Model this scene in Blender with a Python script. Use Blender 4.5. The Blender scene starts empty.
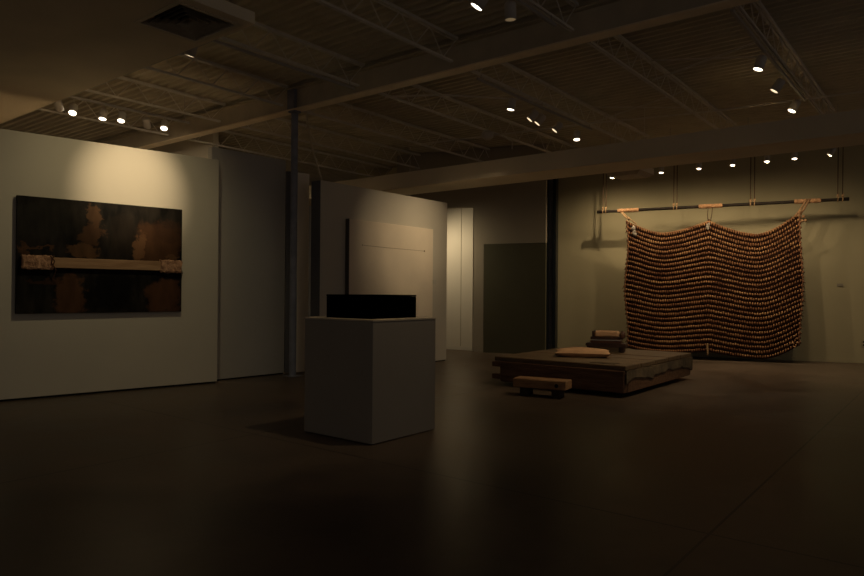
import bpy, math, random
from mathutils import Vector, Matrix
random.seed(7)
S = bpy.context.scene
C = S.collection
V = Vector
PI = math.pi

# ------------------------------------------------------------------ helpers
class MB:
    """collects boxes, tubes and lathes; build() links them as ONE mesh object"""
    def __init__(s): s.v, s.f = [], []
    def add(s, vs, fs):
        n = len(s.v); s.v += [tuple(p) for p in vs]; s.f += [tuple(i + n for i in f) for f in fs]; return s
    def box(s, x0, x1, y0, y1, z0, z1, M=None, jit=0):
        vs = [V((x, y, z)) for x in (x0, x1) for y in (y0, y1) for z in (z0, z1)]
        if jit: vs = [p + V((random.uniform(-jit, jit), random.uniform(-jit, jit), random.uniform(-jit, jit))) for p in vs]
        if M: vs = [M @ p for p in vs]
        return s.add(vs, [(0, 1, 3, 2), (4, 6, 7, 5), (0, 4, 5, 1), (2, 3, 7, 6), (0, 2, 6, 4), (1, 5, 7, 3)])
    def bevbox(s, x0, x1, y0, y1, z0, z1, b, M=None):
        # box with chamfered edges
        vs, idx = [], {}
        lo, hi = (x0, y0, z0), (x1, y1, z1)
        for cx in (0, 1):
            for cy in (0, 1):
                for cz in (0, 1):
                    c = (cx, cy, cz)
                    for ax in range(3):
                        p = []
                        for k in range(3):
                            e = (lo, hi)[c[k]][k]
                            if k != ax: e += b if c[k] == 0 else -b
                            p.append(e)
                        idx[(c, ax)] = len(vs); vs.append(V(p))
        fs = []
        for ax in range(3):
            o1, o2 = (ax + 1) % 3, (ax + 2) % 3
            for sd in (0, 1):
                q = []
                for a, bb in ((0, 0), (1, 0), (1, 1), (0, 1)):
                    c = [0, 0, 0]; c[ax] = sd; c[o1] = a; c[o2] = bb
                    q.append(idx[(tuple(c), ax)])
                fs.append(tuple(q if sd else q[::-1]))
            for a in (0, 1):
                for bb in (0, 1):
                    c0 = [0, 0, 0]; c0[o1] = a; c0[o2] = bb; c1 = list(c0); c1[ax] = 1
                    c0, c1 = tuple(c0), tuple(c1)
                    q = [idx[(c0, o1)], idx[(c1, o1)], idx[(c1, o2)], idx[(c0, o2)]]
                    fs.append(tuple(q if a == bb else q[::-1]))
        for c in [(a, b_, d) for a in (0, 1) for b_ in (0, 1) for d in (0, 1)]:
            t = [idx[(c, 0)], idx[(c, 1)], idx[(c, 2)]]
            fs.append(tuple(t if sum(c) % 2 else t[::-1]))
        if M: vs = [M @ p for p in vs]
        return s.add(vs, fs)
    def tube(s, pts, r, n=8, caps=True):
        pts = [V(p) for p in pts]; rs = r if isinstance(r, (list, tuple)) else [r] * len(pts)
        rings = []; prev = None
        for i, p in enumerate(pts):
            t = (pts[min(i + 1, len(pts) - 1)] - pts[max(i - 1, 0)]).normalized()
            if prev is None:
                a = V((0, 0, 1)) if abs(t.z) < .9 else V((1, 0, 0)); u = t.cross(a).normalized()
            else:
                u = (prev - t * prev.dot(t)).normalized()
            prev = u; w = t.cross(u)
            rings.append([p + (u * math.cos(2 * PI * k / n) + w * math.sin(2 * PI * k / n)) * rs[i] for k in range(n)])
        vs = [q for R in rings for q in R]; fs = []
        for i in range(len(pts) - 1):
            for k in range(n):
                a, b = i * n + k, i * n + (k + 1) % n
                fs.append((a, b, b + n, a + n))
        if caps:
            fs.append(tuple(range(n - 1, -1, -1))); m = (len(pts) - 1) * n; fs.append(tuple(m + k for k in range(n)))
        return s.add(vs, fs)
    def lathe(s, prof, c=(0, 0, 0), n=20, M=None):
        vs, fs = [], []
        for (r, z) in prof:
            for k in range(n):
                vs.append(V((c[0] + r * math.cos(2 * PI * k / n), c[1] + r * math.sin(2 * PI * k / n), c[2] + z)))
        for i in range(len(prof) - 1):
            for k in range(n):
                a, b = i * n + k, i * n + (k + 1) % n
                fs.append((a, b, b + n, a + n))
        if M: vs = [M @ p for p in vs]
        return s.add(vs, fs)
    def ball(s, c, rx, ry, rz, n=8, m=5, M=None):
        vs, fs = [], []
        c = V(c)
        for i in range(m + 1):
            th = PI * i / m
            for k in range(n):
                p = V((rx * math.sin(th) * math.cos(2 * PI * k / n), ry * math.sin(th) * math.sin(2 * PI * k / n), rz * math.cos(th)))
                vs.append(c + (M @ p if M else p))
        for i in range(m):
            for k in range(n):
                a, b = i * n + k, i * n + (k + 1) % n
                fs.append((a, a + n, b + n, b))
        return s.add(vs, fs)
    def build(s, name, mat, parent=None, smooth=False):
        me = bpy.data.meshes.new(name); me.from_pydata(s.v, [], s.f); me.update()
        me.materials.append(mat)
        if smooth: me.polygons.foreach_set('use_smooth', [True] * len(me.polygons))
        o = bpy.data.objects.new(name, me); C.objects.link(o)
        if parent:
            o.parent = parent
        return o

def tag(o, label, cat, group=None):
    o['label'] = label; o['category'] = cat
    if group: o['group'] = group
    return o
def empty(name, loc, label, cat, group=None, rz=0):
    o = bpy.data.objects.new(name, None); C.objects.link(o); o.empty_display_size = .1
    o.location = loc; o.rotation_euler = (0, 0, rz)
    return tag(o, label, cat, group)
def struct(o):
    o['kind'] = 'structure'; return o

# ------------------------------------------------------------------ materials
def mat(name, col, rough=.7, var=.15, scale=3., metal=0, bump=0, spec=.3, detail=5, col2=None, stretch=None, bscale=None):
    m = bpy.data.materials.new(name); m.use_nodes = True
    nt = m.node_tree; N = nt.nodes; L = nt.links; b = N['Principled BSDF']
    tc = N.new('ShaderNodeTexCoord'); mp = N.new('ShaderNodeMapping'); L.new(tc.outputs['Object'], mp.inputs[0])
    if stretch: mp.inputs['Scale'].default_value = stretch
    nz = N.new('ShaderNodeTexNoise'); nz.inputs['Scale'].default_value = scale; nz.inputs['Detail'].default_value = detail
    L.new(mp.outputs[0], nz.inputs['Vector'])
    rp = N.new('ShaderNodeValToRGB'); rp.color_ramp.elements[0].position = .3; rp.color_ramp.elements[1].position = .7
    c1 = col2 if col2 else tuple(c * (1 - var) for c in col); c2 = col if col2 else tuple(min(1, c * (1 + var)) for c in col)
    rp.color_ramp.elements[0].color = (*c1, 1); rp.color_ramp.elements[1].color = (*c2, 1)
    L.new(nz.outputs['Fac'], rp.inputs[0]); L.new(rp.outputs[0], b.inputs['Base Color'])
    b.inputs['Roughness'].default_value = rough; b.inputs['Metallic'].default_value = metal
    b.inputs['Specular IOR Level'].default_value = spec
    if bump:
        bp = N.new('ShaderNodeBump'); bp.inputs['Strength'].default_value = bump; bp.inputs['Distance'].default_value = .02
        n2 = N.new('ShaderNodeTexNoise'); n2.inputs['Scale'].default_value = bscale or scale * 4; n2.inputs['Detail'].default_value = 6
        L.new(mp.outputs[0], n2.inputs['Vector']); L.new(n2.outputs['Fac'], bp.inputs['Height']); L.new(bp.outputs[0], b.inputs['Normal'])
    return m

M_wall = mat('wall_paint', (.60, .555, .47), .75, .03, 1.2, bump=.02, bscale=60, spec=.2)
M_wall_lit = mat('wall_paint_lit', (.88, .80, .68), .75, .03, 1.2, spec=.2)  # wall paint lightened in place of light missing behind the column
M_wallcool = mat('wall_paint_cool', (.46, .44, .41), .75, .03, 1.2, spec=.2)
M_back = mat('olive_wall_paint', (.46, .405, .255), .7, .05, .8, spec=.25)
M_back_shade = mat('shaded_olive_paint', (.085, .08, .05), .7, .08, .8, spec=.2)  # back wall olive darkened: the alcove's shade is in the colour
M_header = mat('brown_grey_paint', (.33, .29, .225), .75, .05, 1, spec=.2)
M_wall_shade = mat('wall_shade_grey', (.13, .13, .14), .7, .05, 2)  # wall tone with shade painted in, for unlit edges
M_dark = mat('black_reveal', (.012, .011, .010), .9, .2, 4)
M_ceil = mat('gypsum_paint', (.70, .61, .46), .8, .06, 1.3, spec=.15)
M_drop = mat('dropped_ceiling_paint', (.80, .68, .50), .8, .08, 1.1, spec=.1)
M_deck = mat('deck_paint', (.56, .50, .385), .7, .1, 2.5, spec=.2)
M_steel = mat('joist_paint', (.62, .58, .53), .5, .1, 8, spec=.4)
M_beam = mat('beam_paint', (.52, .45, .34), .6, .1, 3, spec=.3)
M_flange_lit = mat('flange_lit_paint', (.88, .74, .54), .6, .1, 3, spec=.3)  # beam paint lightened: light from below put into the colour
M_bluesteel = mat('blue_grey_steel', (.23, .24, .29), .4, .2, 6, spec=.5)
M_black_steel = mat('black_steel', (.01, .013, .018), .4, .2, 6, spec=.5)
M_can = mat('fixture_paint', (.50, .45, .40), .5, .04, 10, spec=.4)
M_track = mat('track_paint', (.34, .31, .29), .45, .06, 10, spec=.4)
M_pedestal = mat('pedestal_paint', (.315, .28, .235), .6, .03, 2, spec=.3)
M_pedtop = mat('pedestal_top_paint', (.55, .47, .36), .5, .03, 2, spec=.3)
M_blackbox = mat('matte_black', (.0008, .0008, .0008), 1, .2, 8, spec=0)
M_canvas = mat('cream_canvas', (.86, .75, .60), .85, .03, 3, bump=.05, bscale=120, spec=.1)
M_canvas_shade = mat('canvas_shaded_side', (.10, .085, .07), .9, .1, 5)  # dark colour carries the shade on the canvas's near side
M_thread = mat('tan_thread', (.40, .30, .19), .8, .1, 20)
M_louver = mat('louver_metal', (.42, .36, .27), .6, .1, 10)
M_white = mat('plastic_white', (.55, .52, .45), .5, .03, 8)
M_cable = mat('cable_sheath', (.50, .44, .33), .6, .1, 10)
M_bamboo = mat('dark_bamboo', (.02, .014, .010), .6, .4, 9, spec=.2)
M_wrap = mat('cord_wrap', (.42, .23, .115), .8, .3, 25, bump=.6, bscale=60)
M_rope = mat('hemp_rope', (.085, .048, .027), .9, .3, 40, bump=.5)
M_tie = mat('brown_rope', (.30, .175, .09), .9, .35, 40, bump=.5)
M_rope2 = mat('tan_rope', (.42, .27, .14), .9, .3, 40, bump=.5)
M_cloth = mat('pale_cloth', (.30, .26, .22), .9, .2, 30, bump=.4)
M_slab = mat('dark_plank', (.20, .11, .062), .55, .3, 2.2, bump=.5, stretch=(1, 9, 9), col2=(.10, .047, .025))
M_slabtop = mat('worn_plank_top', (.19, .125, .068), .45, .3, 2.0, bump=.4, stretch=(1, 8, 8), col2=(.09, .058, .032))
M_bark = mat('pale_weathered_wood', (.20, .145, .085), .85, .3, 3, bump=.8, col2=(.08, .062, .043))
M_stool = mat('tan_timber', (.42, .24, .115), .6, .3, 3, bump=.4, stretch=(1, 8, 8), col2=(.22, .115, .055))
M_stooldark = mat('dark_timber', (.035, .022, .014), .7, .3, 5)
M_cushion = mat('tan_linen', (.56, .34, .19), .9, .12, 6, bump=.25, bscale=70, spec=.1)
M_standdark = mat('stained_wood', (.05, .028, .02), .5, .3, 5, stretch=(1, 8, 8))
M_standmid = mat('reddish_wood', (.10, .045, .028), .5, .3, 5, stretch=(1, 8, 8))
M_standpale = mat('olive_wood', (.26, .20, .12), .6, .2, 5, stretch=(1, 8, 8))
M_greystrip = mat('grey_metal_strip', (.32, .30, .29), .4, .1, 8)
M_sheet = mat('dark_knit', (.030, .014, .009), .95, .3, 12, spec=.05)
M_plank = mat('pale_plank', (.47, .29, .165), .7, .2, 2, bump=.3, stretch=(1, 8, 8), col2=(.30, .175, .095))
M_burlap = mat('burlap', (.68, .40, .25), .9, .3, 14, bump=.8, bscale=50, col2=(.20, .10, .06))

def mat_stripes():
    m = mat('striped_pad', (.62, .40, .24), .9, .1, 10)
    nt = m.node_tree; N = nt.nodes; L = nt.links; b = N['Principled BSDF']
    tc = N.new('ShaderNodeTexCoord'); w = N.new('ShaderNodeTexWave'); w.inputs['Scale'].default_value = 14; w.inputs['Distortion'].default_value = .6
    L.new(tc.outputs['Object'], w.inputs['Vector'])
    r = N.new('ShaderNodeValToRGB'); r.color_ramp.elements[0].color = (.56, .32, .17, 1); r.color_ramp.elements[1].color = (.80, .53, .32, 1)
    L.new(w.outputs['Fac'], r.inputs[0]); L.new(r.outputs[0], b.inputs['Base Color'])
    return m
M_pad = mat_stripes()

def mat_emit(name, col, st):
    m = bpy.data.materials.new(name); m.use_nodes = True; N = m.node_tree.nodes; L = m.node_tree.links
    b = N['Principled BSDF']; b.inputs['Base Color'].default_value = (.8, .75, .65, 1)
    lw = N.new('ShaderNodeLayerWeight'); lw.inputs['Blend'].default_value = .3
    nz = N.new('ShaderNodeTexNoise'); nz.inputs['Scale'].default_value = 20
    b.inputs['Emission Color'].default_value = (*col, 1); b.inputs['Emission Strength'].default_value = st
    L.new(nz.outputs['Fac'], b.inputs['Roughness'])
    return m
M_glow = mat_emit('lamp_lens', (1, .86, .66), 6)
M_glowdim = mat_emit('lamp_lens_dim', (1, .76, .48), 1.5)

M_glowoff = mat_emit('lamp_lens_low', (1, .68, .35), .12)
def mat_floor():
    m = bpy.data.materials.new('sealed_concrete'); m.use_nodes = True; N = m.node_tree.nodes; L = m.node_tree.links; b = N['Principled BSDF']
    tc = N.new('ShaderNodeTexCoord')
    n1 = N.new('ShaderNodeTexNoise'); n1.inputs['Scale'].default_value = .55; n1.inputs['Detail'].default_value = 8; n1.inputs['Distortion'].default_value = 1.2
    n2 = N.new('ShaderNodeTexNoise'); n2.inputs['Scale'].default_value = 5; n2.inputs['Detail'].default_value = 8
    L.new(tc.outputs['Object'], n1.inputs['Vector']); L.new(tc.outputs['Object'], n2.inputs['Vector'])
    mx = N.new('ShaderNodeMath'); mx.operation = 'MULTIPLY_ADD'; mx.inputs[1].default_value = .35
    L.new(n2.outputs['Fac'], mx.inputs[0]); L.new(n1.outputs['Fac'], mx.inputs[2])
    r = N.new('ShaderNodeValToRGB'); r.color_ramp.elements[0].position = .45; r.color_ramp.elements[1].position = .95
    r.color_ramp.elements[0].color = (.068, .049, .035, 1); r.color_ramp.elements[1].color = (.150, .110, .080, 1)
    L.new(mx.outputs[0], r.inputs[0])
    # saw-cut control joints every 4.6 m
    sp = N.new('ShaderNodeSeparateXYZ'); L.new(tc.outputs['Object'], sp.inputs[0])
    ds = []
    for ax, off in (('X', 1.25), ('Y', .2)):
        a = N.new('ShaderNodeMath'); a.operation = 'ADD'; a.inputs[1].default_value = off; L.new(sp.outputs[ax], a.inputs[0])
        p = N.new('ShaderNodeMath'); p.operation = 'PINGPONG'; p.inputs[1].default_value = 2.3; L.new(a.outputs[0], p.inputs[0])
        c = N.new('ShaderNodeMath'); c.operation = 'LESS_THAN'; c.inputs[1].default_value = .009; L.new(p.outputs[0], c.inputs[0]); ds.append(c)
    mxx = N.new('ShaderNodeMath'); mxx.operation = 'MAXIMUM'; L.new(ds[0].outputs[0], mxx.inputs[0]); L.new(ds[1].outputs[0], mxx.inputs[1])
    mix = N.new('ShaderNodeMix'); mix.data_type = 'RGBA'; L.new(mxx.outputs[0], mix.inputs[0]); L.new(r.outputs[0], mix.inputs[6]); mix.inputs[7].default_value = (.035, .026, .019, 1)
    L.new(mix.outputs[2], b.inputs['Base Color'])
    rr = N.new('ShaderNodeMapRange'); rr.inputs[1].default_value = .3; rr.inputs[2].default_value = .8; rr.inputs[3].default_value = .24; rr.inputs[4].default_value = .38
    L.new(mx.outputs[0], rr.inputs[0]); L.new(rr.outputs[0], b.inputs['Roughness'])
    b.inputs['Specular IOR Level'].default_value = .17
    bp = N.new('ShaderNodeBump'); bp.inputs['Strength'].default_value = .05; L.new(n2.outputs['Fac'], bp.inputs['Height']); L.new(bp.outputs[0], b.inputs['Normal'])
    return m
M_floor = mat_floor()

def mat_painting(W, H):
    """dark canvas with soft rust-brown patches, laid out in the panel's own coordinates"""
    m = bpy.data.materials.new('dark_painted_canvas'); m.use_nodes = True; N = m.node_tree.nodes; L = m.node_tree.links; b = N['Principled BSDF']
    tc = N.new('ShaderNodeTexCoord'); nz = N.new('ShaderNodeTexNoise'); nz.inputs['Scale'].default_value = 5.5; nz.inputs['Detail'].default_value = 12; nz.inputs['Roughness'].default_value = .68
    L.new(tc.outputs['Object'], nz.inputs['Vector'])
    sub = N.new('ShaderNodeVectorMath'); sub.operation = 'SUBTRACT'; sub.inputs[1].default_value = (.5, .5, .5); L.new(nz.outputs['Color'], sub.inputs[0])
    sc = N.new('ShaderNodeVectorMath'); sc.operation = 'SCALE'; sc.inputs['Scale'].default_value = .42; L.new(sub.outputs[0], sc.inputs[0])
    ad = N.new('ShaderNodeVectorMath'); ad.operation = 'ADD'; L.new(tc.outputs['Object'], ad.inputs[0]); L.new(sc.outputs[0], ad.inputs[1])
    sp = N.new('ShaderNodeSeparateXYZ'); L.new(ad.outputs[0], sp.inputs[0])
    def math_(op, a, b_=None):
        n = N.new('ShaderNodeMath'); n.operation = op
        for i, x in enumerate((a, b_)):
            if x is None: continue
            if isinstance(x, (int, float)): n.inputs[i].default_value = x
            else: L.new(x, n.inputs[i])
        return n.outputs[0]
    base = N.new('ShaderNodeValToRGB'); n2 = N.new('ShaderNodeTexNoise'); n2.inputs['Scale'].default_value = 5; n2.inputs['Detail'].default_value = 8
    mp = N.new('ShaderNodeMapping'); mp.inputs['Scale'].default_value = (1.6, 1, .5); L.new(tc.outputs['Object'], mp.inputs[0]); L.new(mp.outputs[0], n2.inputs['Vector'])
    base.color_ramp.elements[0].position = .38; base.color_ramp.elements[1].position = .72
    base.color_ramp.elements[0].color = (.010, .009, .008, 1); base.color_ramp.elements[1].color = (.062, .052, .042, 1); L.new(n2.outputs['Fac'], base.inputs[0])
    cur = base.outputs[0]
    # u, v from the left and the top (0..1), half sizes, colour, strength, softness
    blobs = [(.43, .12, .045, .10, (.26, .14, .07), .8, .5), (.42, .30, .07, .09, (.22, .11, .055), .75, .5), (.36, .45, .10, .06, (.30, .16, .08), .85, .5),
             (.60, .30, .08, .20, (.05, .035, .025), .6, .5),
             (.84, .36, .15, .22, (.20, .095, .045), .85, .25), (.72, .38, .035, .12, (.34, .18, .09), .8, .6), (.90, .22, .09, .1, (.10, .05, .03), .6, .5),
             (.10, .43, .10, .012, (.24, .12, .06), .8, .5), (.035, .46, .015, .07, (.20, .10, .05), .7, .5),
             (.29, .84, .085, .17, (.26, .125, .06), .85, .45), (.16, .72, .10, .018, (.13, .06, .03), .7, .5),
             (.88, .85, .12, .15, (.25, .115, .055), .9, .35), (.93, .47, .06, .02, (.30, .17, .09), .7, .5),
             (.14, .20, .16, .16, (.055, .052, .046), .6, .5), (.55, .80, .14, .18, (.004, .004, .004), .9, .3)]
    for (u, v, hu, hv, c, st, so) in blobs:
        dx = math_('MAXIMUM', math_('ABSOLUTE', math_('SUBTRACT', sp.outputs['X'], u * W)), 0); dx = math_('DIVIDE', dx, hu * W)
        dz = math_('DIVIDE', math_('ABSOLUTE', math_('SUBTRACT', sp.outputs['Z'], (1 - v) * H)), hv * H)
        d = math_('ADD', math_('POWER', dx, 3.0), math_('POWER', dz, 3.0))
        mr = N.new('ShaderNodeMapRange'); mr.interpolation_type = 'SMOOTHSTEP'; L.new(d, mr.inputs[0])
        mr.inputs[1].default_value = 1.5; mr.inputs[2].default_value = 1.5 - 1.3 * (1 - so * .6); mr.inputs[3].default_value = 0; mr.inputs[4].default_value = st
        fac = math_('MULTIPLY', mr.outputs[0], math_('ADD', math_('MULTIPLY', n2.outputs['Fac'], .9), .4)); 
        mix = N.new('ShaderNodeMix'); mix.data_type = 'RGBA'; mix.clamp_factor = True
        L.new(fac, mix.inputs[0]); L.new(cur, mix.inputs[6]); mix.inputs[7].default_value = (*c, 1); cur = mix.outputs[2]
    dk = N.new('ShaderNodeMix'); dk.data_type = 'RGBA'; dk.blend_type = 'MULTIPLY'; dk.inputs[0].default_value = 1; dk.inputs[7].default_value = (.44, .42, .40, 1); L.new(cur, dk.inputs[6])
    L.new(dk.outputs[2], b.inputs['Base Color']); b.inputs['Roughness'].default_value = .6; b.inputs['Specular IOR Level'].default_value = .12
    bp = N.new('ShaderNodeBump'); bp.inputs['Strength'].default_value = .25; L.new(n2.outputs['Fac'], bp.inputs['Height']); L.new(bp.outputs[0], b.inputs['Normal'])
    return m

def mat_beads():
    m = bpy.data.materials.new('knotted_cord'); m.use_nodes = True; N = m.node_tree.nodes; L = m.node_tree.links; b = N['Principled BSDF']
    tc = N.new('ShaderNodeTexCoord'); n1 = N.new('ShaderNodeTexNoise'); n1.inputs['Scale'].default_value = 2.2; n1.inputs['Detail'].default_value = 6
    mp = N.new('ShaderNodeMapping'); mp.inputs['Scale'].default_value = (1, 1, 4); L.new(tc.outputs['Object'], mp.inputs[0]); L.new(mp.outputs[0], n1.inputs['Vector'])
    r = N.new('ShaderNodeValToRGB'); e = r.color_ramp.elements; e[0].position = .30; e[1].position = .72
    e[0].color = (.14, .056, .030, 1); e[1].color = (.50, .28, .13, 1); x = e.new(.5); x.color = (.30, .145, .07, 1)
    L.new(n1.outputs['Fac'], r.inputs[0]); L.new(r.outputs[0], b.inputs['Base Color']); b.inputs['Roughness'].default_value = .85; b.inputs['Specular IOR Level'].default_value = .1
    return m
M_bead = mat_beads()
M_selv = mat('dark_knotted_cord', (.16, .075, .038), .9, .4, 12)

# ------------------------------------------------------------------ camera
f_px, yaw, pitch, roll = 672.354, math.radians(38.351), math.radians(.4006), math.radians(.4067)
fw = V((-math.sin(yaw) * math.cos(pitch), math.cos(yaw) * math.cos(pitch), math.sin(pitch)))
r0 = V((math.cos(yaw), math.sin(yaw), 0)); u0 = r0.cross(fw)
rt = r0 * math.cos(roll) + u0 * math.sin(roll); up = u0 * math.cos(roll) - r0 * math.sin(roll)
cam = bpy.data.cameras.new('camera'); co = bpy.data.objects.new('camera', cam); C.objects.link(co)
cam.sensor_width = 36; cam.lens = 36 * f_px / 864; cam.clip_end = 200
co.matrix_world = Matrix(((rt.x, up.x, -fw.x, 0), (rt.y, up.y, -fw.y, 0), (rt.z, up.z, -fw.z, 1.5), (0, 0, 0, 1)))
S.camera = co

# ------------------------------------------------------------------ room shell
def slab_wall(name, p, q, thick, z0, z1, m, side=1):
    """vertical wall whose visible face runs p -> q; thickness goes to the left of p->q (side=1)"""
    p, q = V((*p, 0)), V((*q, 0)); d = (q - p).normalized(); n = V((-d.y, d.x, 0)) * thick * side
    b = MB(); pts = [p, q, q + n, p + n]
    vs = [V((a.x, a.y, z)) for z in (z0, z1) for a in pts]
    fs = [(3, 2, 1, 0), (4, 5, 6, 7), (0, 1, 5, 4), (1, 2, 6, 5), (2, 3, 7, 6), (3, 0, 4, 7)]
    if side < 0: fs = [f[::-1] for f in fs]
    b.add(vs, fs)
    return struct(b.build(name, m))

DZ = 5.18                                              # underside of the roof deck
struct(MB().box(-20, 6, -6, 22, -.2, 0).build('floor', M_floor))

# corrugated deck: flutes run along X
b = MB(); per, dep = .17, .045; y = -3.0; prof = []
while y < 19.5:
    prof += [(y, DZ), (y + .05, DZ), (y + .075, DZ + dep), (y + .145, DZ + dep)]; y += per
vs = []; fs = []
for (yy, zz) in prof: vs += [(-19, yy, zz), (5, yy, zz)]
for i in range(len(prof) - 1): fs.append((2 * i, 2 * i + 1, 2 * i + 3, 2 * i + 2))
b.add(vs, fs); struct(b.build('ceiling', M_deck))

# left run of free-standing gallery walls (slightly skewed to the roof grid)
LW0, LW1 = (-10.30, 2.256), (-9.575, 6.452)
def lerp2(a, c, t): return (a[0] + (c[0] - a[0]) * t, a[1] + (c[1] - a[1]) * t)
slab_wall('wall_left', lerp2(LW0, LW1, -.35), LW1, .14, .03, 3.65, M_wall)
slab_wall('baseboard_left', lerp2((-10.31, 2.256), (-9.59, 6.452), -.35), (-9.592, 6.44), .10, 0, .03, M_dark)
slab_wall('wall_left_recess', (-9.80, 6.47), (-9.716, 7.95), .12, .025, 3.90, M_wallcool)
slab_wall('baseboard_left_recess', (-9.812, 6.47), (-9.728, 7.94), .08, 0, .025, M_dark)
slab_wall('wall_left_return', (-9.655, 8.05), (-9.585, 8.40), .12, .02, 3.70, M_wall_lit)
slab_wall('trim_shade_gap', (-9.70, 7.957), (-9.657, 8.048), .10, .02, 3.70, M_wall_shade)  # dark strip painting the shaded gap beside the column
slab_wall('wall_left_far', (-9.005, 8.16), (-9.005, 11.905), .24, .02, 3.495, M_wall)
slab_wall('trim_shade_end', (-9.245, 8.157), (-9.006, 8.157), .003, .02, 3.494, M_wall_shade, -1)  # thin dark sheet painting the partition's end face as unlit
slab_wall('baseboard_left_far', (-9.02, 8.18), (-9.02, 11.89), .10, 0, .02, M_dark)
# lit wall seen above the partitions, deep in the next room
slab_wall('wall_beyond_partitions', (-17.0, 8.9), (-13.45, 8.9), .15, 0, DZ - .02, M_wall)
slab_wall('wall_side_room', (-18.0, -3), (-18.0, 19), .15, 0, DZ - .02, M_wallcool)

# back wall
bd = V((.9664, .257, 0)); b0 = V((-10.378, 15.384, 0))
def back(t, off=0): p = b0 + bd * t + V((.257, -.9664, 0)) * off; return (p.x, p.y)
slab_wall('wall_back', back(-4), back(15), .2, 0, DZ - .02, M_back)

slab_wall('baseboard_back', back(2.3, .012), back(15, .012), .012, 0, .09, M_back)
# lit panel in the opening and the header / post in front of it
slab_wall('wall_opening', (-11.6, 14.27), (-10.034, 14.388), .1, 0, 4.3, M_wall)
struct(MB().box(-10.393, -10.385, 14.352, 14.362, .1, 4.2).build('trim_1', M_header))
slab_wall('baseboard_opening', (-11.6, 14.258), (-10.034, 14.376), .012, 0, .08, M_white)
w0 = V((-9.79, 14.072, 0))
def w6(t): p = w0 + bd * t; return (p.x, p.y)
slab_wall('wall_opening_post', w6(0), w6(.27), .13, 0, DZ - .02, M_header)
slab_wall('wall_opening_header', w6(-2.2), w6(0), .13, 3.69, DZ - .02, M_header)
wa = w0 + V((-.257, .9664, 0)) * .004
slab_wall('wall_alcove', (wa.x + bd.x * .275, wa.y + bd.y * .275), (wa.x + bd.x * 1.86, wa.y + bd.y * 1.86), .1, 0, 2.738, M_back_shade)
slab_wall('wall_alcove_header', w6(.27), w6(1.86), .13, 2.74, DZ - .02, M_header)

# bulkhead (drywall box beam) crossing in front of the back wall
struct(MB().box(-14.5, 4.5, 11.40, 12.34, 3.85, 4.19).build('ceiling_bulkhead', M_ceil))
# dropped ceiling over the left foreground, with a shallow step
b = MB(); b.box(-14.5, -6.56, 3.15, 4.19, 4.20, 4.32); b.box(-5.74, -5.62, 3.15, 4.19, 4.20, 4.32); b.box(-6.56, -5.74, 3.15, 3.41, 4.20, 4.32); b.box(-6.56, -5.74, 4.13, 4.19, 4.20, 4.32); b.box(-6.56, -5.74, 3.41, 4.13, 4.312, 4.32); b.box(-14.5, -5.62, -3, 3.15, 4.175, 4.32)
struct(b.build('ceiling_dropped', M_drop))

# ------------------------------------------------------------------ roof steel
# main beam: I section, top flange under the joist seats
bm = empty('steel_beam', (-6.5, 7.86, 4.72), 'long painted steel roof beam resting on the round column', 'beam')
MB().box(-10.5, 10.5, -.10, .10, 0, .02).build('lower_flange', M_flange_lit, bm)
MB().box(-10.5, 10.5, -.10, .10, .37, .39).build('upper_flange', M_beam, bm)
MB().box(-10.5, 10.5, -.012, .012, .02, .37).build('web', M_beam, bm)

JX = [-13.15, -11.28, -9.42, -7.55, -5.70, -3.83, -2.02]
def joist_meshes(L_):
    """open-web joist along +Y, origin at its near end on the roof grid"""
    n = max(2, round(L_ / .6)); h = L_ / n
    web = MB(); zt, zb = 5.125, 4.785
    for i in range(n):
        a = i * h
        web.tube([(0, a, zt), (0, a + h / 2, zb)], .008, 5); web.tube([(0, a + h / 2, zb), (0, a + h, zt)], .008, 5)
    top = MB().box(-.038, -.008, 0, L_, 5.11, 5.15).box(.008, .038, 0, L_, 5.11, 5.15)
    bot = MB().box(-.026, -.008, .1, L_ - .1, 4.765, 4.795).box(.008, .026, .1, L_ - .1, 4.765, 4.795)
    return top, bot, web
names_near = {-13.15: 'steel bar joist over the next room, farthest left', -11.28: 'steel bar joist carrying the six spotlights behind the left wall',
              -9.42: 'steel bar joist meeting the beam right at the round column', -7.55: 'steel bar joist beside the dropped ceiling corner, first right of the column',
              -5.70: 'steel bar joist crossing the top of the photo, second right of the column', -3.83: 'steel bar joist above the two spotlights at the top edge of the photo',
              -2.02: 'steel bar joist at the top right, nearest end of the right-hand lighting track'}
names_far = {-13.15: 'steel bar joist beyond the beam over the far left room', -11.28: 'steel bar joist beyond the beam, second from the far left',
             -9.42: 'steel bar joist running back above the far partition wall', -7.55: 'steel bar joist beyond the beam with the round ceiling fitting',
             -5.70: 'steel bar joist carrying the track with five spotlights', -3.83: 'steel bar joist beyond the beam between the two rear lighting tracks',
             -2.02: 'steel bar joist carrying the right-hand track with three spotlights'}
for nm, y0, L_, dic in (('near', -2.0, 9.72, names_near), ('far', 8.0, 7.2, names_far)):
    src = None
    for x in JX:
        ys, ll = (y0, L_)
        key = (ll,)
        r = empty('bar_joist', (x, ys, 0), dic[x], 'joist', 'roof joists before the beam' if nm == 'near' else 'roof joists beyond the beam')
        if src and src[0] == key:
            for ch in src[1]:
                c = ch.copy(); C.objects.link(c); c.parent = r
        else:
            t, bo, w = joist_meshes(ll)
            src = (key, [t.build('top_chord', M_steel, r), bo.build('bottom_chord', M_steel, r), w.build('web', M_steel, r)])

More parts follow.
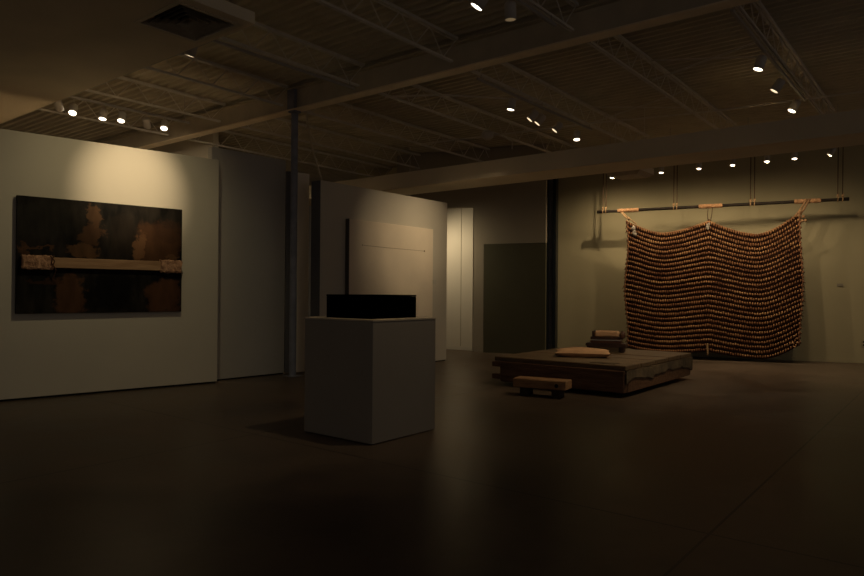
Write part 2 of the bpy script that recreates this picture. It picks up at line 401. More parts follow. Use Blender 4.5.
# bridging: a horizontal line and crossed diagonals between joists
tag(MB().tube([(-.6, 12.66, 4.742), (-3.5, 12.36, 4.742), (-5.6, 11.86, 4.742), (-9.3, 11.35, 4.742)], .016, 6).build('bridging_rod', M_steel), 'thin horizontal bracing rod crossing under the rear joists', 'brace')
tag(MB().tube([(-7.55, 8.25, 4.752), (-6.74, 8.72, 4.751), (-6.3, 9.2, 4.751), (-5.70, 9.9, 4.752)], .014, 6).build('bridging_rod', M_steel), 'short slanted bracing rod just behind the beam near the column', 'brace')
for (xa, xb, yy, lab) in ((-3.78, -2.07, 10.2, 'crossed bracing rods between the joists left of the right-hand track'), (-5.64, -3.89, 12.05, 'crossed bracing rods between the joists right of the five-spotlight track')):
    e = empty('cross_bracing', ((xa + xb) / 2, yy, 4.8), lab, 'brace', 'crossed bracing')
    h = (xb - xa) / 2
    MB().tube([(-h, .02, 0), (h, .02, .30)], .013, 6).build('rod', M_steel, e)
    MB().tube([(-h, -.02, .30), (h, -.02, 0)], .013, 6).build('rod', M_steel, e)

# round pipe column with cap plate and base
cl = empty('round_column', (-9.37, 7.86, 0), 'round blue-grey steel column standing between the left wall panels', 'column')
MB().lathe([(.062, .012), (.062, 4.68)], n=28).build('shaft', M_bluesteel, cl, True)
MB().box(-.08, .08, -.08, .08, 4.69, 4.72).box(-.09, .09, -.098, -.03, 4.742, 5.088).build('cap_plate', M_bluesteel, cl)
MB().box(-.12, .12, -.12, .12, 0, .012).build('base_plate', M_bluesteel, cl)
# dark wide-flange column against the back wall
hc = empty('flanged_column', (-8.424, 15.656, 0), 'black wide-flange steel column standing before the back wall', 'column', rz=math.radians(15))
MB().box(-.14, -.06, -.13, .13, .0, DZ - .03).build('flange', M_black_steel, hc)
MB().box(.06, .14, -.13, .13, .0, DZ - .03).build('flange', M_black_steel, hc)
MB().box(-.06, .06, -.03, .03, 0, DZ - .03).build('web', M_bluesteel, hc)

# drooping cable from the beam to the far partition
tag(MB().tube([(-9.22, 8.0, 4.72), (-9.2, 8.02, 4.45), (-9.17, 8.06, 4.2), (-9.12, 8.12, 3.9), (-9.08, 8.22, 3.6), (-9.07, 8.24, 3.50)], .016, 6).build('cable', M_cable, None, True), 'pale cable hanging from the beam beside the round column', 'cable')

# ------------------------------------------------------------------ air diffusers
def diffuser(loc, w, l, label, rz=0, mats=(M_ceil, M_louver)):
    e = empty('air_diffuser', loc, label, 'air vent', None, rz)
    fr = MB(); t = .045
    fr.box(-w/2, w/2, -l/2, -l/2 + t, -.016, 0); fr.box(-w/2, w/2, l/2 - t, l/2, -.016, 0)
    fr.box(-w/2, -w/2 + t, -l/2 + t, l/2 - t, -.016, 0); fr.box(w/2 - t, w/2, -l/2 + t, l/2 - t, -.016, 0)
    fr.build('frame', mats[0], e)
    for k in range(5):
        a, c = w / 2 - t - k * .062, l / 2 - t - k * .062
        if a < .05: break
        i, j = a - .045, c - .045
        b_ = MB(); z0, z1 = -.008, .055
        vs = [(-a, -c, z0), (a, -c, z0), (a, c, z0), (-a, c, z0), (-i, -j, z1), (i, -j, z1), (i, j, z1), (-i, j, z1)]
        b_.add(vs, [(0, 1, 5, 4), (1, 2, 6, 5), (2, 3, 7, 6), (3, 0, 4, 7)]).build('louver', mats[1], e)
    MB().box(-w/2 + t, w/2 - t, -l/2 + t, l/2 - t, .10, .105).build('backing', M_dark, e)
    return e
diffuser((-6.15, 3.77, 4.21), .816, .716, 'square louvred air vent in the dropped ceiling at the top left')
d2 = empty('air_diffuser', (-5.25, 12.98, 3.86), 'flat dark square air vent hanging by the bulkhead above the textile', 'air vent')
MB().box(-.36, .36, -.36, .36, .04, .16).build('plenum_box', M_ceil, d2)
MB().add([(-.36, -.36, .04), (.36, -.36, .04), (.36, .36, .04), (-.36, .36, .04), (-.26, -.26, -.02), (.26, -.26, -.02), (.26, .26, -.02), (-.26, .26, -.02)],
         [(0, 1, 5, 4), (1, 2, 6, 5), (2, 3, 7, 6), (3, 0, 4, 7), (4, 5, 6, 7)]).build('louver', M_louver, d2)
for hx in (-.3, .3): MB().tube([(hx, 0, .16), (hx, 0, 1.31)], .008, 5).build('hanger', M_steel, d2)

# round fitting + short rod on the rear joist
rf = empty('ceiling_fitting', (-7.44, 11.15, 4.66), 'round pale fitting clamped to the joist above the far partition', 'ceiling fitting')
MB().lathe([(0, -.10), (.07, -.095), (.11, -.06), (.12, 0), (.10, .05), (0, .06)], n=20).build('body', M_can, rf, True)
MB().tube([(-.05, 0, .04), (-.08, 0, .10)], .02, 6).build('clamp', M_steel, rf)
tag(MB().tube([(-7.3, 11.85, 4.47), (-7.3, 11.85, 4.62), (-7.52, 11.85, 4.76)], .012, 6).build('hanger_rod', M_steel), 'short loose hanger rod below the joist beside the round fitting', 'rod')

# ------------------------------------------------------------------ lighting tracks and fixtures
def track(x, y0, y1, z, label, top):
    e = empty('lighting_track', (x, y0, z), label, 'lighting track', 'lighting tracks under the joists')
    L_ = y1 - y0
    MB().box(-.018, .018, 0, L_, 0, .036).build('rail', M_track, e)
    n = max(2, int(L_ / 1.1))
    for k in range(n):
        yy = .1 + (L_ - .2) * k / (n - 1)
        MB().tube([(0, yy, .036), (0, yy, top - z)], .006, 5).build('hanger', M_track, e)
track(-11.5, 4.4, 7.1, 4.66, 'lighting track over the left wall with six spotlights', 5.17)
track(-7.47, 4.45, 7.45, 4.66, 'lighting track running from the dropped ceiling corner towards the beam', 4.763)
track(-3.80, 3.0, 7.12, 4.66, 'lighting track at the top edge of the photo, ending before the beam', 4.763)
track(-5.66, 8.2, 12.1, 4.66, 'lighting track with five spotlights beyond the beam', 4.763)
track(-2.04, 7.95, 12.3, 4.66, 'lighting track at the upper right with three spotlights', 4.763)
# rear track, across the room in front of the textile
rtk = empty('lighting_track', (-6.7, 14.9, 4.40), 'lighting track with seven spotlights above the hanging textile', 'lighting track')
MB().box(0, 5.0, -.018, .018, 0, .036).build('rail', M_track, rtk)
for xx in (.2, 1.6, 3.2, 4.8): MB().tube([(xx, 0, .036), (xx, 0, .77)], .006, 5).build('hanger', M_track, rtk)

proto = {}
def fixture(lens, aim, z_track, label, group, watts=0, angle=50, blend=.7, dim=False, col=(1, .78, .52), r=.064, ln=.18, soft=.035, lamp_aim=None):
    """can spotlight: its lit mouth sits at `lens` and faces `aim`"""
    lens, aim = V(lens), V(aim); d = (aim - lens).normalized()
    piv = lens - d * (ln * .72)
    key = (dim, r, ln)
    root = empty('track_spotlight', (piv.x, piv.y, z_track), label, 'spotlight', group)
    q = d.to_track_quat('-Z', 'Y')
    if key not in proto:
        st = MB().lathe([(.0, -.001), (.022, -.001), (.022, -.02), (.008, -.03), (.008, -.999), (0, -1)], n=10).build('stem', M_can, root, True)
        can = MB().lathe([(.0, ln * .28), (r * .8, ln * .28), (r * .97, ln * .22), (r, ln * .1), (r, -ln * .74), (r * .93, -ln * .74), (r * .86, -ln * .60)], n=22).build('housing', M_can, root, True)
        le = MB().lathe([(0, -ln * .70), (r * .88, -ln * .70)], n=22).build('lens', M_glowoff if dim == 'off' else M_glowdim if dim else M_glow, can)
        proto[key] = (st, can, le)
    else:
        a, b_, c = proto[key]
        st = a.copy(); can = b_.copy(); le = c.copy()
        for o, p in ((st, root), (can, root), (le, can)): C.objects.link(o); o.parent = p
    # stem reaches from the track down to the can
    h = max(.02, z_track - piv.z)
    st.scale = (1, 1, h)
    can.location = (0, 0, piv.z - z_track); can.rotation_mode = 'QUATERNION'; can.rotation_quaternion = q
    if watts:
        l = bpy.data.lights.new('spot_lamp', 'SPOT'); l.energy = watts; l.spot_size = math.radians(angle); l.spot_blend = blend; l.color = col; l.shadow_soft_size = soft
        lo = bpy.data.objects.new('spot_lamp', l); C.objects.link(lo); lo.location = lens + d * .01; lo.rotation_mode = 'QUATERNION'; lo.rotation_quaternion = (V(lamp_aim) - lens).to_track_quat('-Z', 'Y') if lamp_aim else q
    return root

WARM = (1, .76, .46)
K = 1.0
# painting light
fixture((-7.47, 4.61, 4.39), (-7.80, 4.52, 3.3), 4.66, 'spotlight aimed at the dark painting, alone on its track', None, 345 * K, 40, 1.0, True, WARM, lamp_aim=(-9.80, 5.10, 3.12))
wl = bpy.data.lights.new('fill_wash', 'SPOT'); wl.energy = 72; wl.spot_size = math.radians(105); wl.spot_blend = 1; wl.color = (1, .82, .46); wl.shadow_soft_size = .05  # added fill lamp without a fixture, lifts the lower left wall
wo = bpy.data.objects.new('fill_wash', wl); C.objects.link(wo); wo.location = (-7.6, 4.55, 4.40); wo.rotation_mode = 'QUATERNION'; wo.rotation_quaternion = V((-2.3, .2, -2.2)).to_track_quat('-Z', 'Y')
# six over the left wall
G = 'spotlights above the left wall'
six = [((-11.618, 4.829, 4.45), (-12.9, 6.0, 2.6), True, 'spotlight above the left wall, first from the left, turned away'),
       ((-11.646, 5.038, 4.45), (-10.9, 4.5, 3.1), False, 'glowing spotlight above the left wall, second from the left'),
       ((-11.634, 5.529, 4.45), (-11.3, 5.2, 3.0), False, 'glowing spotlight above the left wall, left one of the close middle pair'),
       ((-11.51, 5.79, 4.45), (-11.0, 5.3, 3.0), False, 'glowing spotlight above the left wall, right one of the close middle pair'),
       ((-11.544, 6.293, 4.45), (-12.9, 7.6, 2.6), True, 'spotlight above the left wall, second from the right, turned away'),
       ((-11.407, 6.533, 4.45), (-10.7, 6.0, 3.1), False, 'glowing spotlight above the left wall, farthest right of the six')]
for i, (p, a, dm, lab) in enumerate(six):
    fixture(p, a, 4.66, lab, G, 220 * K if dm else 115 * K, 120, 1, dm, WARM)
# five beyond the beam
G = 'five spotlights beyond the beam'
fixture((-5.70, 9.20, 4.44), (-5.95, 8.95, 2.6), 4.66, 'glowing spotlight at the left end of the five beyond the beam', G, 6 * K, 60, 1, False, WARM)
fixture((-5.77, 9.92, 4.44), (-6.32, 9.54, 3.64), 4.66, 'spotlight second from the left of the five, turned to the cream canvas', G, 105 * K, 48, 1, True, WARM, lamp_aim=(-8.95, 10.35, 2.6))
fixture((-5.80, 10.23, 4.44), (-6.35, 9.85, 3.64), 4.66, 'spotlight in the middle of the five, turned to the cream canvas', G, 105 * K, 48, 1, True, WARM, lamp_aim=(-8.95, 10.95, 2.5))
fixture((-5.80, 10.86, 4.44), (-6.35, 10.48, 3.64), 4.66, 'spotlight fourth of the five, turned to the cream canvas', G, 90 * K, 34, 1, True, WARM, lamp_aim=(-8.95, 11.2, 2.9))
fixture((-5.80, 11.75, 4.44), (-5.4, 10.8, .4), 4.66, 'glowing spotlight at the right end of the five beyond the beam', G, 45 * K, 46, .9, False, WARM)
# three at the right
G = 'three spotlights at the upper right'
fixture((-2.11, 9.48, 4.44), (-2.7, 9.1, 2.4), 4.66, 'glowing spotlight nearest the beam on the right-hand track', G, 110 * K, 60, .9, False, WARM, lamp_aim=(-4.6, 9.6, .4))
fixture((-2.15, 10.63, 4.44), (-3.2, 10.3, 2.8), 4.66, 'middle spotlight on the right-hand track, tipped left', G, 110 * K, 60, .9, True, WARM, lamp_aim=(-5.0, 10.6, .4))
fixture((-2.16, 11.95, 4.44), (-2.9, 11.4, 2.8), 4.66, 'glowing spotlight farthest back on the right-hand track', G, 110 * K, 60, .9, False, WARM, lamp_aim=(-4.6, 9.6, .4))
# near ones at the top edge
G = 'spotlights at the top edge'
fixture((-3.80, 5.30, 4.37), (-5.2, 4.9, 2.9), 4.66, 'spotlight cut by the top edge of the photo', G, 0, dim='off')
fixture((-3.80, 5.48, 4.34), (-4.45, 5.15, 3.2), 4.66, 'large glowing spotlight at the top edge above the pedestal', G, 70 * K, 84, 1, False, WARM, lamp_aim=(-5.9, 5.3, 0), r=.07)
fixture((-3.80, 6.12, 4.42), (-3.80, 6.2, 2.2), 4.66, 'dark hanging spotlight at the top edge, pointing straight down', G, 3 * K, 50, 1, 'off', WARM)
# seven above the textile (mouth height 4.2)
G = 'row of spotlights above the textile'
rowp = [(611, -6.43, 14.8), (666, -5.28, 15.15), (703, -4.466, 15.13), (737, -3.785, 15.2), (770, -3.13, 15.13), (797, -2.63, 15.1), (829, -2.03, 14.81)]
lab7 = ['spotlight at the left end of the row above the textile', 'spotlight second in the row above the textile, right of the dark vent', 'spotlight third from the left in the row above the textile',
        'spotlight in the very middle of the row above the textile', 'spotlight third from the right in the row above the textile', 'spotlight second from the right in the row above the textile', 'spotlight at the right end of the row above the textile, tilted left']
for i, (_, x, y) in enumerate(rowp):
    y = 14.85
    s_ = [.35, 1.3, 2.1, 2.8, 3.5, 4.1, 5.2][i]
    px_, py_ = (-7.042 + .966 * s_, 15.443 + .257 * s_)
    fixture((x, y, 4.20), (x - (.5 if i == 6 else .12 if i == 0 else 0), y - .22, 3.2), 4.40, lab7[i], G, [95, 60, 64, 64, 64, 60, 54][i] * K, 165, 1, i == 6, WARM, r=.052, ln=.16, soft=.03,
            lamp_aim=(x + (px_ - x) * .3, y + .75, 1.7))
# the spotlight that washes the wall panel in the opening (stands behind the far partition)
fixture((-10.9, 13.00, 3.15), (-10.4, 14.36, 2.25), 5.16, 'spotlight behind the far partition washing the wall in the opening', None, 90 * K, 128, 1, False, (1, .8, .5))

# ------------------------------------------------------------------ the painting on the left wall
W, H = 2.245, 1.60
a0 = V((-10.055, 3.628, 0)); a1 = V((-9.68, 5.853, 0)); pd = (a1 - a0).normalized()
ang = math.atan2(pd.y, pd.x)
pt = empty('painting', (a0.x, a0.y, 1.176), 'large dark rust and black painting with a wooden plank across its middle', 'painting', None, ang)
# local +X along the wall, local -Y towards the room
cv = MB(); cv.bevbox(0, W, -.062, -.004, 0, H, .004); cv.build('canvas', mat_painting(W, H), pt)
plk = MB()
plk.bevbox(.10, 2.17, -.125, -.063, .63, .775, .006); plk.build('plank', M_plank, pt)
def wrapmesh(x0, x1):
    m = MB(); n = 14; k = 12
    for i in range(n):
        pass
    pts = []; prof = []
    for i in range(n + 1):
        x = x0 + (x1 - x0) * i / n
        for j in range(k):
            t = 2 * PI * j / k
            ry, rz = .045 + random.uniform(-.006, .006), .098 + random.uniform(-.010, .010)
            sx = math.copysign(abs(math.cos(t)) ** .5, math.cos(t)); sz = math.copysign(abs(math.sin(t)) ** .5, math.sin(t))
            prof.append((x + random.uniform(-.012, .012), -.105 + sx * ry, .70 + sz * rz))
    fs = []
    for i in range(n):
        for j in range(k):
            a, b_ = i * k + j, i * k + (j + 1) % k
            fs.append((a, b_, b_ + k, a + k))
    fs.append(tuple(range(k - 1, -1, -1))); fs.append(tuple(n * k + j for j in range(k)))
    return m.add(prof, fs)
wrapmesh(.06, .42).build('burlap_wrap', M_burlap, pt); wrapmesh(1.90, 2.215).build('burlap_wrap', M_burlap, pt)
MB().tube([(.43, -.158, .80), (.40, -.162, .70), (.46, -.160, .60), (.44, -.1, .50)], .008, 5).build('cord', M_standmid, pt)
MB().tube([(.39, -.158, .79), (.44, -.162, .72), (.40, -.162, .62)], .008, 5).build('cord', M_standmid, pt)
tag(MB().box(-.04, .04, -.006, -.001, -.05, .05, Matrix.Translation((-9.668, 5.957, 1.806)) @ Matrix.Rotation(ang, 4, 'Z')).build('wall_label', M_wall), 'small pale label on the left wall right of the painting', 'label')

# ------------------------------------------------------------------ cream canvas on the far partition
cc = empty('canvas_panel', (-9.0035, 8.80, .9), 'large plain cream canvas hung on the far partition wall', 'painting')
MB().bevbox(0, .085, 0, 2.50, 0, 1.96, .004).build('canvas', M_canvas, cc)
MB().box(0, .082, -.02, -.0002, 0, 1.96).build('shaded_side', M_canvas_shade, cc)
MB().tube([(.088, .34, 1.49), (.09, 1.0, 1.480), (.09, 1.6, 1.478), (.088, 2.18, 1.475)], .004, 5).ball((.09, 2.2, 1.475), .012, .02, .02).ball((.09, .34, 1.49), .008, .012, .012).build('thread', M_thread, cc)
tag(MB().box(-.002, .006, -.055, .055, -.04, .04, Matrix.Translation((-9.0, 11.46, 1.735))).build('wall_label', M_white), 'small label right of the cream canvas on the far partition', 'label')

# small marks on the back wall
bang = math.atan2(bd.y, bd.x)
tag(MB().box(-.06, .06, -.012, 0, -.03, .03, Matrix.Translation((-2.187, 17.553, 1.738)) @ Matrix.Rotation(bang, 4, 'Z')).build('wall_label', M_header), 'small dark label on the back wall right of the textile', 'label')
op = empty('power_outlet', (-1.74, 17.672, .44), 'pale power outlet low on the back wall at the right edge', 'outlet', None, bang)
MB().bevbox(-.05, .05, -.012, 0, -.075, .075, .003).build('cover_plate', M_back, op)
for z in (-.035, .035): MB().box(-.025, .025, -.015, -.0121, z - .02, z + .02).build('socket', M_dark, op)

# ------------------------------------------------------------------ pedestal and black box
dirx = V((-.937, -.057, 0)).normalized()
pa = 0
pe = empty('pedestal', (-4.543, 4.813, 0), 'square off-white plinth holding the black box', 'pedestal', None, pa)
w_, d_ = 1.0, 1.0; PH = 1.23
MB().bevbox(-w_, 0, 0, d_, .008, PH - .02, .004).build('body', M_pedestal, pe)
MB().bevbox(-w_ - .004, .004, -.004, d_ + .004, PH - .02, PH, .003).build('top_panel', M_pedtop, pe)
MB().box(-w_ + .03, -.03, .03, d_ - .03, 0, .008).build('base', M_dark, pe)
bx = empty('black_box', (-4.543, 4.813, 1.23), 'long matte black box on top of the plinth', 'box', None, pa)
# walls, lid and inner rim of the box
BX0, BX1, BY0, BY1, BH = -.785, -.115, .11, .80, .245
MB().bevbox(BX0, BX1, BY0, BY1, 0, BH - .02, .003).build('body', M_blackbox, bx)
MB().bevbox(BX0 - .002, BX1 + .002, BY0 - .002, BY1 + .002, BH - .019, BH, .003).build('lid', M_blackbox, bx)

# ------------------------------------------------------------------ low timber platform
sl = empty('timber_platform', (-3.80, 9.30, 0), 'large low platform of heavy dark timber carrying the cushion', 'platform')
SX, SY = -2.23, 2.98
def rough(mb_fn): return mb_fn
for k in range(5):                                             # five boards across the top, running along X
    y0 = .002 + k * SY / 5
    MB().bevbox(SX - random.uniform(0, .05), -.005, y0, y0 + SY / 5 - .012, .395, .465 + random.uniform(-.006, .004), .008).build('top_board', M_slabtop, sl)
MB().bevbox(SX + .1, -.02, -.012, .10, .07, .394, .012).build('front_beam', M_slab, sl)
MB().bevbox(SX + .1, -.02, SY - .12, SY - .01, .07, .394, .012).build('rear_beam', M_slab, sl)
# right-hand live edge side: pale upper bark over a ragged brown lower half
def ragged(mb, top, n=26):
    ys = [i / n * SY for i in range(n + 1)]
    prof = [(.18 + .05 * math.sin(3.3 * t / SY * PI) + .09 * (1 if .35 < t / SY < .62 else .25) + random.uniform(-.018, .018)) for t in ys]
    vs = []; fs = []
    for y_, p in zip(ys, prof):
        if top: vs += [(.0, y_, p), (.012, y_, p + .02), (.012, y_, .392), (.0, y_, .392)]
        else: vs += [(-.10, y_, .07), (-.004, y_, .075), (-.002, y_, p + .03), (-.10, y_, p + .03)]
    m = 4
    for i in range(n):
        for j in range(m):
            a, b_ = i * m + j, i * m + (j + 1) % m
            fs.append((a, b_, b_ + m, a + m))
    fs.append((3, 2, 1, 0)); fs.append(tuple(n * m + j for j in range(4)))
    return mb.add(vs, fs)
MB().bevbox(-.11, -.008, .10, SY - .12, .07, .394, .01).build('side_beam', M_slab, sl)
ragged(MB(), True).build('bark_edge', M_bark, sl)
MB().bevbox(SX + .1, SX + .22, .10, SY - .12, .07, .394, .01).build('side_beam', M_slab, sl)
for z in (.10, .30): MB().bevbox(SX - .06, SX + .10, .0, .12, z, z + .08, .008).build('joint_end', M_slab, sl)
MB().box(SX + .35, -.25, .25, SY - .3, 0, .07).build('base', M_dark, sl)
MB().bevbox(-.62, -.22, .12, .30, .466, .474, .003).build('patch', M_bark, sl)

# stool in front of the platform
so = empty('low_stool', (-5.20, 8.50, 0), 'small low stool of tan timber in front of the platform', 'stool', None, math.radians(10))
MB().bevbox(0, .80, 0, .30, .125, .255, .010).build('seat', M_stool, so)
MB().lathe([(0, 0), (.028, 0), (.028, .004), (0, .004)], n=14, M=Matrix.Translation((.665, -.004, .185)) @ Matrix.Rotation(PI / 2, 4, 'X')).build('hole', M_dark, so)
MB().bevbox(.10, .22, .03, .27, 0, .125, .008).build('leg', M_stooldark, so)
MB().bevbox(.58, .70, .03, .27, 0, .125, .008).build('leg', M_stooldark, so)

# cushion
def cushion(w, l, h, n=18):
    mb = MB(); vs = []; fs = []
    for sgn in (1, -1):
        for i in range(n + 1):
            for j in range(n + 1):
                u, v = 2 * i / n - 1, 2 * j / n - 1
                e = (max(0, 1 - u ** 4) * max(0, 1 - v ** 4)) ** .55
                pin = 1 - .08 * (1 - abs(u * v))* (abs(u) ** 3 + abs(v) ** 3)
                z = h / 2 + sgn * h / 2 * e * (1 + .12 * math.sin(5 * u + 3 * v)) if sgn > 0 else h / 2 - h / 2 * min(1, e * 1.6)
                vs.append((u * w / 2 * pin, v * l / 2 * pin, max(.001, z)))
    m = n + 1
    for s_ in (0, 1):
        o = s_ * m * m
        for i in range(n):
            for j in range(n):
                q = (o + i * m + j, o + (i + 1) * m + j, o + (i + 1) * m + j + 1, o + i * m + j + 1)
                fs.append(q if s_ == 0 else q[::-1])
    return mb.add(vs, fs)
cu = cushion(.90, .76, .115).build('cushion', M_cushion, None, True); cu.location = (-5.0, 10.40, .472); cu.rotation_euler = (0, 0, math.radians(26))
tag(cu, 'flat lumpy tan cushion lying on the timber platform', 'cushion')

# stepped stand at the back of the platform
sd = empty('stepped_stand', (-4.97, 11.38, .472), 'stepped dark wooden stand topped by a striped tan pad', 'stand', None, math.radians(16))
MB().bevbox(-.30, .22, -.13, .13, 0, .10, .005).build('base_block', M_standpale, sd)
MB().bevbox(.24, .31, -.15, .15, 0, .10, .005).build('foot', M_standdark, sd)
MB().bevbox(-.42, -.34, -.15, .15, .0, .10, .005).build('foot', M_standdark, sd)
t = MB(); t.add([(-.44, -.18, .135), (.35, -.18, .10), (.35, .18, .10), (-.44, .18, .135), (-.43, -.18, .175), (.35, -.18, .175), (.35, .18, .175), (-.43, .18, .175), (-.40, -.18, .10), (-.40, .18, .10)],
             [(4, 5, 6, 7), (0, 8, 1, 5, 4), (2, 9, 3, 7, 6), (3, 0, 4, 7), (1, 2, 6, 5), (8, 9, 2, 1), (0, 3, 9, 8)]); t.build('tray', M_standdark, sd)
MB().bevbox(-.35, .25, -.13, .13, .176, .225, .006).build('lower_block', M_standmid, sd)
MB().bevbox(-.33, .24, -.138, .12, .226, .245, .003).build('strip', M_greystrip, sd)
MB().bevbox(-.35, .24, -.125, .13, .246, .30, .006).build('upper_block', M_standdark, sd)
MB().bevbox(-.27, .20, -.115, .12, .301, .42, .025).build('pad', M_pad, sd)
MB().bevbox(-.32, -.275, -.115, .12, .301, .415, .01).build('end_board', M_standdark, sd)
rl = MB()
for k in range(4): rl.ball((.265 + .02 * math.sin(k * 2), -.10 + .06 * k, .33 + .02 * (k % 2)), .05, .05, .075)
rl.build('rolled_end', M_standmid, sd, True)

sd.scale = (.88, .9, .88)

# ------------------------------------------------------------------ hanging textile
A = V((-7.042, 15.443, 0)); out = V((.257, -.9664, 0))         # s runs along bd from the pole's left end, out points to the viewer
def P(s, z, o=0): p = A + bd * s + out * o; return V((p.x, p.y, z))
def zpole(s): return 3.509 + (3.57 - 3.509) * s / 5.27
pole = empty('bamboo_pole', P(0, 3.509), 'long dark bamboo pole hung near the back wall, carrying the textile', 'pole')
def loc(p): return V(p) - pole.location
pts = [P(-.02 + 5.31 * i / 24, zpole(5.27 * i / 24)) for i in range(25)]
MB().tube([loc(p) for p in pts], [.036 * (1.12 if i % 4 == 0 else 1) for i in range(25)], 12).build('shaft', M_bamboo, pole, True)
for (s0, s1) in ((.47, .96), (2.30, 2.80), (4.25, 4.76)):
    n = 16
    MB().tube([loc(P(s0 + (s1 - s0) * i / n, zpole(s0 + (s1 - s0) * i / n))) for i in range(n + 1)], [.047 + .006 * (i % 2) for i in range(n + 1)], 12).build('cord_wrap', M_wrap, pole)

ropes = [(.12, .19, 'suspension rope pair at the left end of the bamboo pole'), (1.75, 1.82, 'suspension rope pair on the pole between the left and middle cord wraps'),
         (3.38, 3.46, 'suspension rope pair on the pole between the middle and right cord wraps'), (5.08, 5.17, 'suspension rope pair at the right end of the bamboo pole')]
for s0, s1, lab in ropes:
    e = empty('suspension_rope', P((s0 + s1) / 2, zpole(s0)), lab, 'rope', 'ropes holding the bamboo pole')
    for s_ in (s0, s1):
        b_ = V(P(s_, zpole(s_) + .03, 0)) - e.location; t_ = V(P(s_ + .01, DZ - .03, 0)) - e.location
        MB().tube([b_, b_.lerp(t_, .5), t_], .010, 6).build('strand', M_rope, e)
        k = MB(); c = V(P(s_, zpole(s_), 0)) - e.location
        # loop round the pole and a knot above it
        ring = [c + bd * .004 * math.sin(a) + out * .048 * math.cos(a) + V((0, 0, .048 * math.sin(a))) for a in [2 * PI * i / 14 for i in range(15)]]
        k.tube(ring, .011, 6); k.ball(c + V((0, 0, .075)) + out * .02, .03, .03, .035)
        k.tube([c + V((0, 0, .09)) + out * .02, c + V((.03, -.02, .13))], .007, 5)
        k.build('knot', M_rope2, e)

tx = empty('woven_textile', P(2.5, .1), 'large brown knotted textile draped from the bamboo pole', 'textile')
tl = tx.location.copy()
def crv(ctrl, s, pw):
    for (a, za), (b_, zb) in zip(ctrl, ctrl[1:]):
        if s <= b_ or (b_, zb) == ctrl[-1]:
            t_ = min(1, max(0, (s - a) / (b_ - a)))
            if za > zb: return zb + (za - zb) * (1 - t_) ** pw
            return za + (zb - za) * t_ ** pw
def ztop(s): return crv([(.70, 3.255), (1.52, 2.945), (2.52, 3.185), (3.52, 2.865), (4.38, 3.32)], s, 1.55)
def zsoft(s):
    c = [(.70, 3.22), (1.50, 2.99), (2.52, 3.15), (3.52, 2.93), (4.38, 3.24)]
    for (a, za), (b_, zb) in zip(c, c[1:]):
        if s <= b_ or b_ == 4.38:
            t_ = min(1, max(0, (s - a) / (b_ - a))); t_ = t_ * t_ * (3 - 2 * t_); return za + (zb - za) * t_
def zbot(s): return crv([(.70, .20), (1.5, .10), (2.52, .19), (3.6, .05), (4.38, .40)], s, 1.7)
S0, S1 = .70, 4.38
NU, NV = 72, 27
def surf(u, v, o=0):
    s = S0 + (S1 - S0) * u
    edge = .035 * math.sin(v * 9) * (1 - u) ** 4 - .03 * math.sin(v * 7 + 1) * u ** 6
    k_ = min(1, v / .45); k_ = k_ * k_ * (3 - 2 * k_)
    za, zb = ztop(s) * (1 - k_) + zsoft(s) * k_, zbot(s)
    z = za + (zb - za) * v
    dz = .05 * math.exp(-((u - .495) / .06) ** 2) * (.6 + .4 * v) + .06 * math.cos((u - .5) * 4 * PI) * .8 + .03 * math.sin(5 * v + 6 * u)
    return P(s + edge, z, dz + .05 + o) - tl
sh = MB(); vs = []; fs = []
for j in range(61):
    for i in range(85): vs.append(surf(i / 84, .004 + .992 * j / 60))
for j in range(60):
    for i in range(84):
        a = j * 85 + i; fs.append((a, a + 85, a + 86, a + 1))
sh.add(vs, fs)
for j in range(NV):
    v = (j + .35) / NV
    rowv = random.uniform(.85, 1.1)
    # each row is a line of upright knotted loops ...
    for i in range(NU):
        u = (i + (.3 if j % 2 else .7)) / NU
        c = surf(u, v, .022); nx = surf(min(1, u + .004), v, .022); t_ = (nx - c); t_.normalize()
        wz = V((0, 0, 1)); ny = t_.cross(wz); ny.normalize()
        Mx = Matrix((t_, ny, wz)).transposed()
        sc_ = random.uniform(.85, 1.15) * rowv
        sh.ball(c + V((0, 0, random.uniform(-.006, .006))), .0195, .021, .034 * sc_, 6, 4, Mx)
# one part for the net: backing knit plus loops use two materials in the same mesh
me_o = sh.build('woven_panel', M_bead, tx, True)
me_o.data.materials.append(M_sheet)
nback = 60 * 84
for p in me_o.data.polygons[:nback]: p.material_index = 1
# selvedge knots down both sides
for u, sd_, nm in ((0, -1, 'left'), (1, 1, 'right')):
    k = MB()
    for j in range(NV + 1):
        v = (j + .2) / (NV + 1); c = surf(u, v, .02) + bd * sd_ * random.uniform(.0, .015)
        k.ball(c, .026, .024, .032, 6, 4)
        e_ = c + bd * sd_ * random.uniform(.01, .045) + V((0, 0, -random.uniform(.02, .06)))
        k.tube([c, e_], .008, 4)
    k.tube([surf(u, j / 40, .02) for j in range(41)], .014, 6)
    k.build('selvedge', M_selv, tx, True)
k = MB()
for i in range(NU + 1):
    k.ball(surf(i / NU, .002, .015), .026, .024, .020, 6, 4)
k.build('top_hem', M_bead, tx, True)
# tail hanging at the bottom centre
s_ = (2.50 - S0) / (S1 - S0)
c = surf(s_, .93, .06)
MB().tube([c, c + V((0, 0, -.12)), c + V((.01, 0, -.26))], [.016, .022, .012], 6).build('tail', M_rope2, tx)
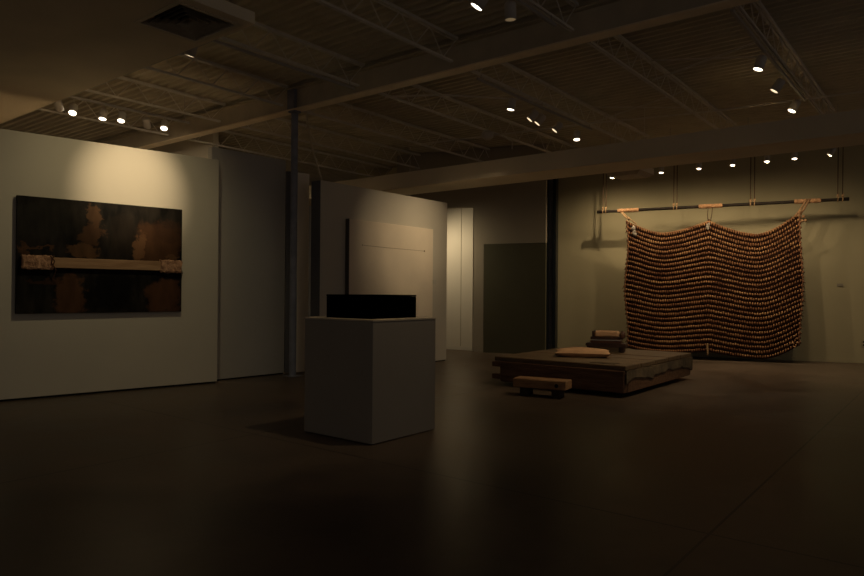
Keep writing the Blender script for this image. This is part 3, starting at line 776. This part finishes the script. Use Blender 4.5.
# pale cloth tied at two hanging points, knots at lower right
def scrap(c, r):
    m = MB()
    for q in range(7):
        m.ball(c + V((random.uniform(-r, r) * .5, random.uniform(-.02, .0), random.uniform(-r, r))), r * .38, .022, r * .55, 6, 4)
    return m
scrap(surf((.86 - S0) / (S1 - S0), .055, .05), .085).build('cloth_scrap', M_cloth, tx, True)
scrap(surf((2.50 - S0) / (S1 - S0), .045, .05), .07).build('cloth_scrap', M_cloth, tx, True)
k = MB()
for (du, dv) in ((.97, .90), (.985, .93), (.965, .95), (.99, .965), (.975, .985)): k.ball(surf(du, dv, .04), .03, .02, .018, 6, 4)
k.build('corner_knot', M_wrap, tx, True)

def tie(paths, knots, lab, m=M_rope2, r=.014):
    o = V(paths[0][0]); e = empty('tie_rope', o, lab, 'rope', 'ties between pole and textile')
    for p in paths: MB().tube([V(q) - o for q in p], r, 7).build('strand', m, e, True)
    for kx in knots:
        MB().ball(V(kx) - o, .035, .03, .04, 8, 5).build('knot', m, e, True)
tie([[P(.60, 3.47, .05), P(.70, 3.36, .08), P(.80, 3.27, .10), P(.93, 3.17, .12)], [P(.56, 3.47, .05), P(.68, 3.33, .08), P(.76, 3.26, .10)]], [P(.74, 3.31, .10)], 'tan tie rope from the pole to the left top corner of the textile')
tie([[P(2.50, 3.49, .05), P(2.49, 3.34, .08), P(2.50, 3.18, .10)], [P(2.59, 3.49, .05), P(2.58, 3.34, .08), P(2.55, 3.18, .10)]], [P(2.52, 3.19, .11)], 'pair of thin cords from the pole to the middle of the textile', M_rope, .009)
tie([[P(4.50, 3.60, .04), P(4.42, 3.47, .08), P(4.30, 3.28, .12), P(4.24, 3.20, .12)], [P(4.55, 3.60, .04), P(4.47, 3.45, .08), P(4.36, 3.25, .11)]],
    [P(4.36, 3.32, .12), P(4.42, 3.22, .10), P(4.46, 3.13, .09), P(4.40, 3.12, .1), P(4.33, 3.24, .12)], 'doubled tie rope with knots from the pole to the right top corner of the textile', M_tie, .021)

# ------------------------------------------------------------------ ambient light
w = bpy.data.worlds.new('world'); S.world = w; w.use_nodes = True
NW = w.node_tree.nodes; LW = w.node_tree.links; bg = NW['Background']
tcw = NW.new('ShaderNodeTexCoord'); dot = NW.new('ShaderNodeVectorMath'); dot.operation = 'DOT_PRODUCT'; dot.inputs[1].default_value = V((.88, -.45, .12)).normalized()
LW.new(tcw.outputs['Generated'], dot.inputs[0])
rw = NW.new('ShaderNodeValToRGB'); rw.color_ramp.elements[0].position = .0; rw.color_ramp.elements[1].position = 1
rw.color_ramp.elements[0].color = (.030, .025, .020, 1); rw.color_ramp.elements[1].color = (.108, .095, .084, 1)
LW.new(dot.outputs['Value'], rw.inputs[0]); LW.new(rw.outputs[0], bg.inputs[0]); bg.inputs[1].default_value = 1.0

S.view_settings.view_transform = 'Standard'
S.view_settings.look = 'None'
S.view_settings.exposure = 0
S.view_settings.gamma = 1
S.cycles.max_bounces = 8
S.cycles.diffuse_bounces = 5
S.cycles.sample_clamp_indirect = 3
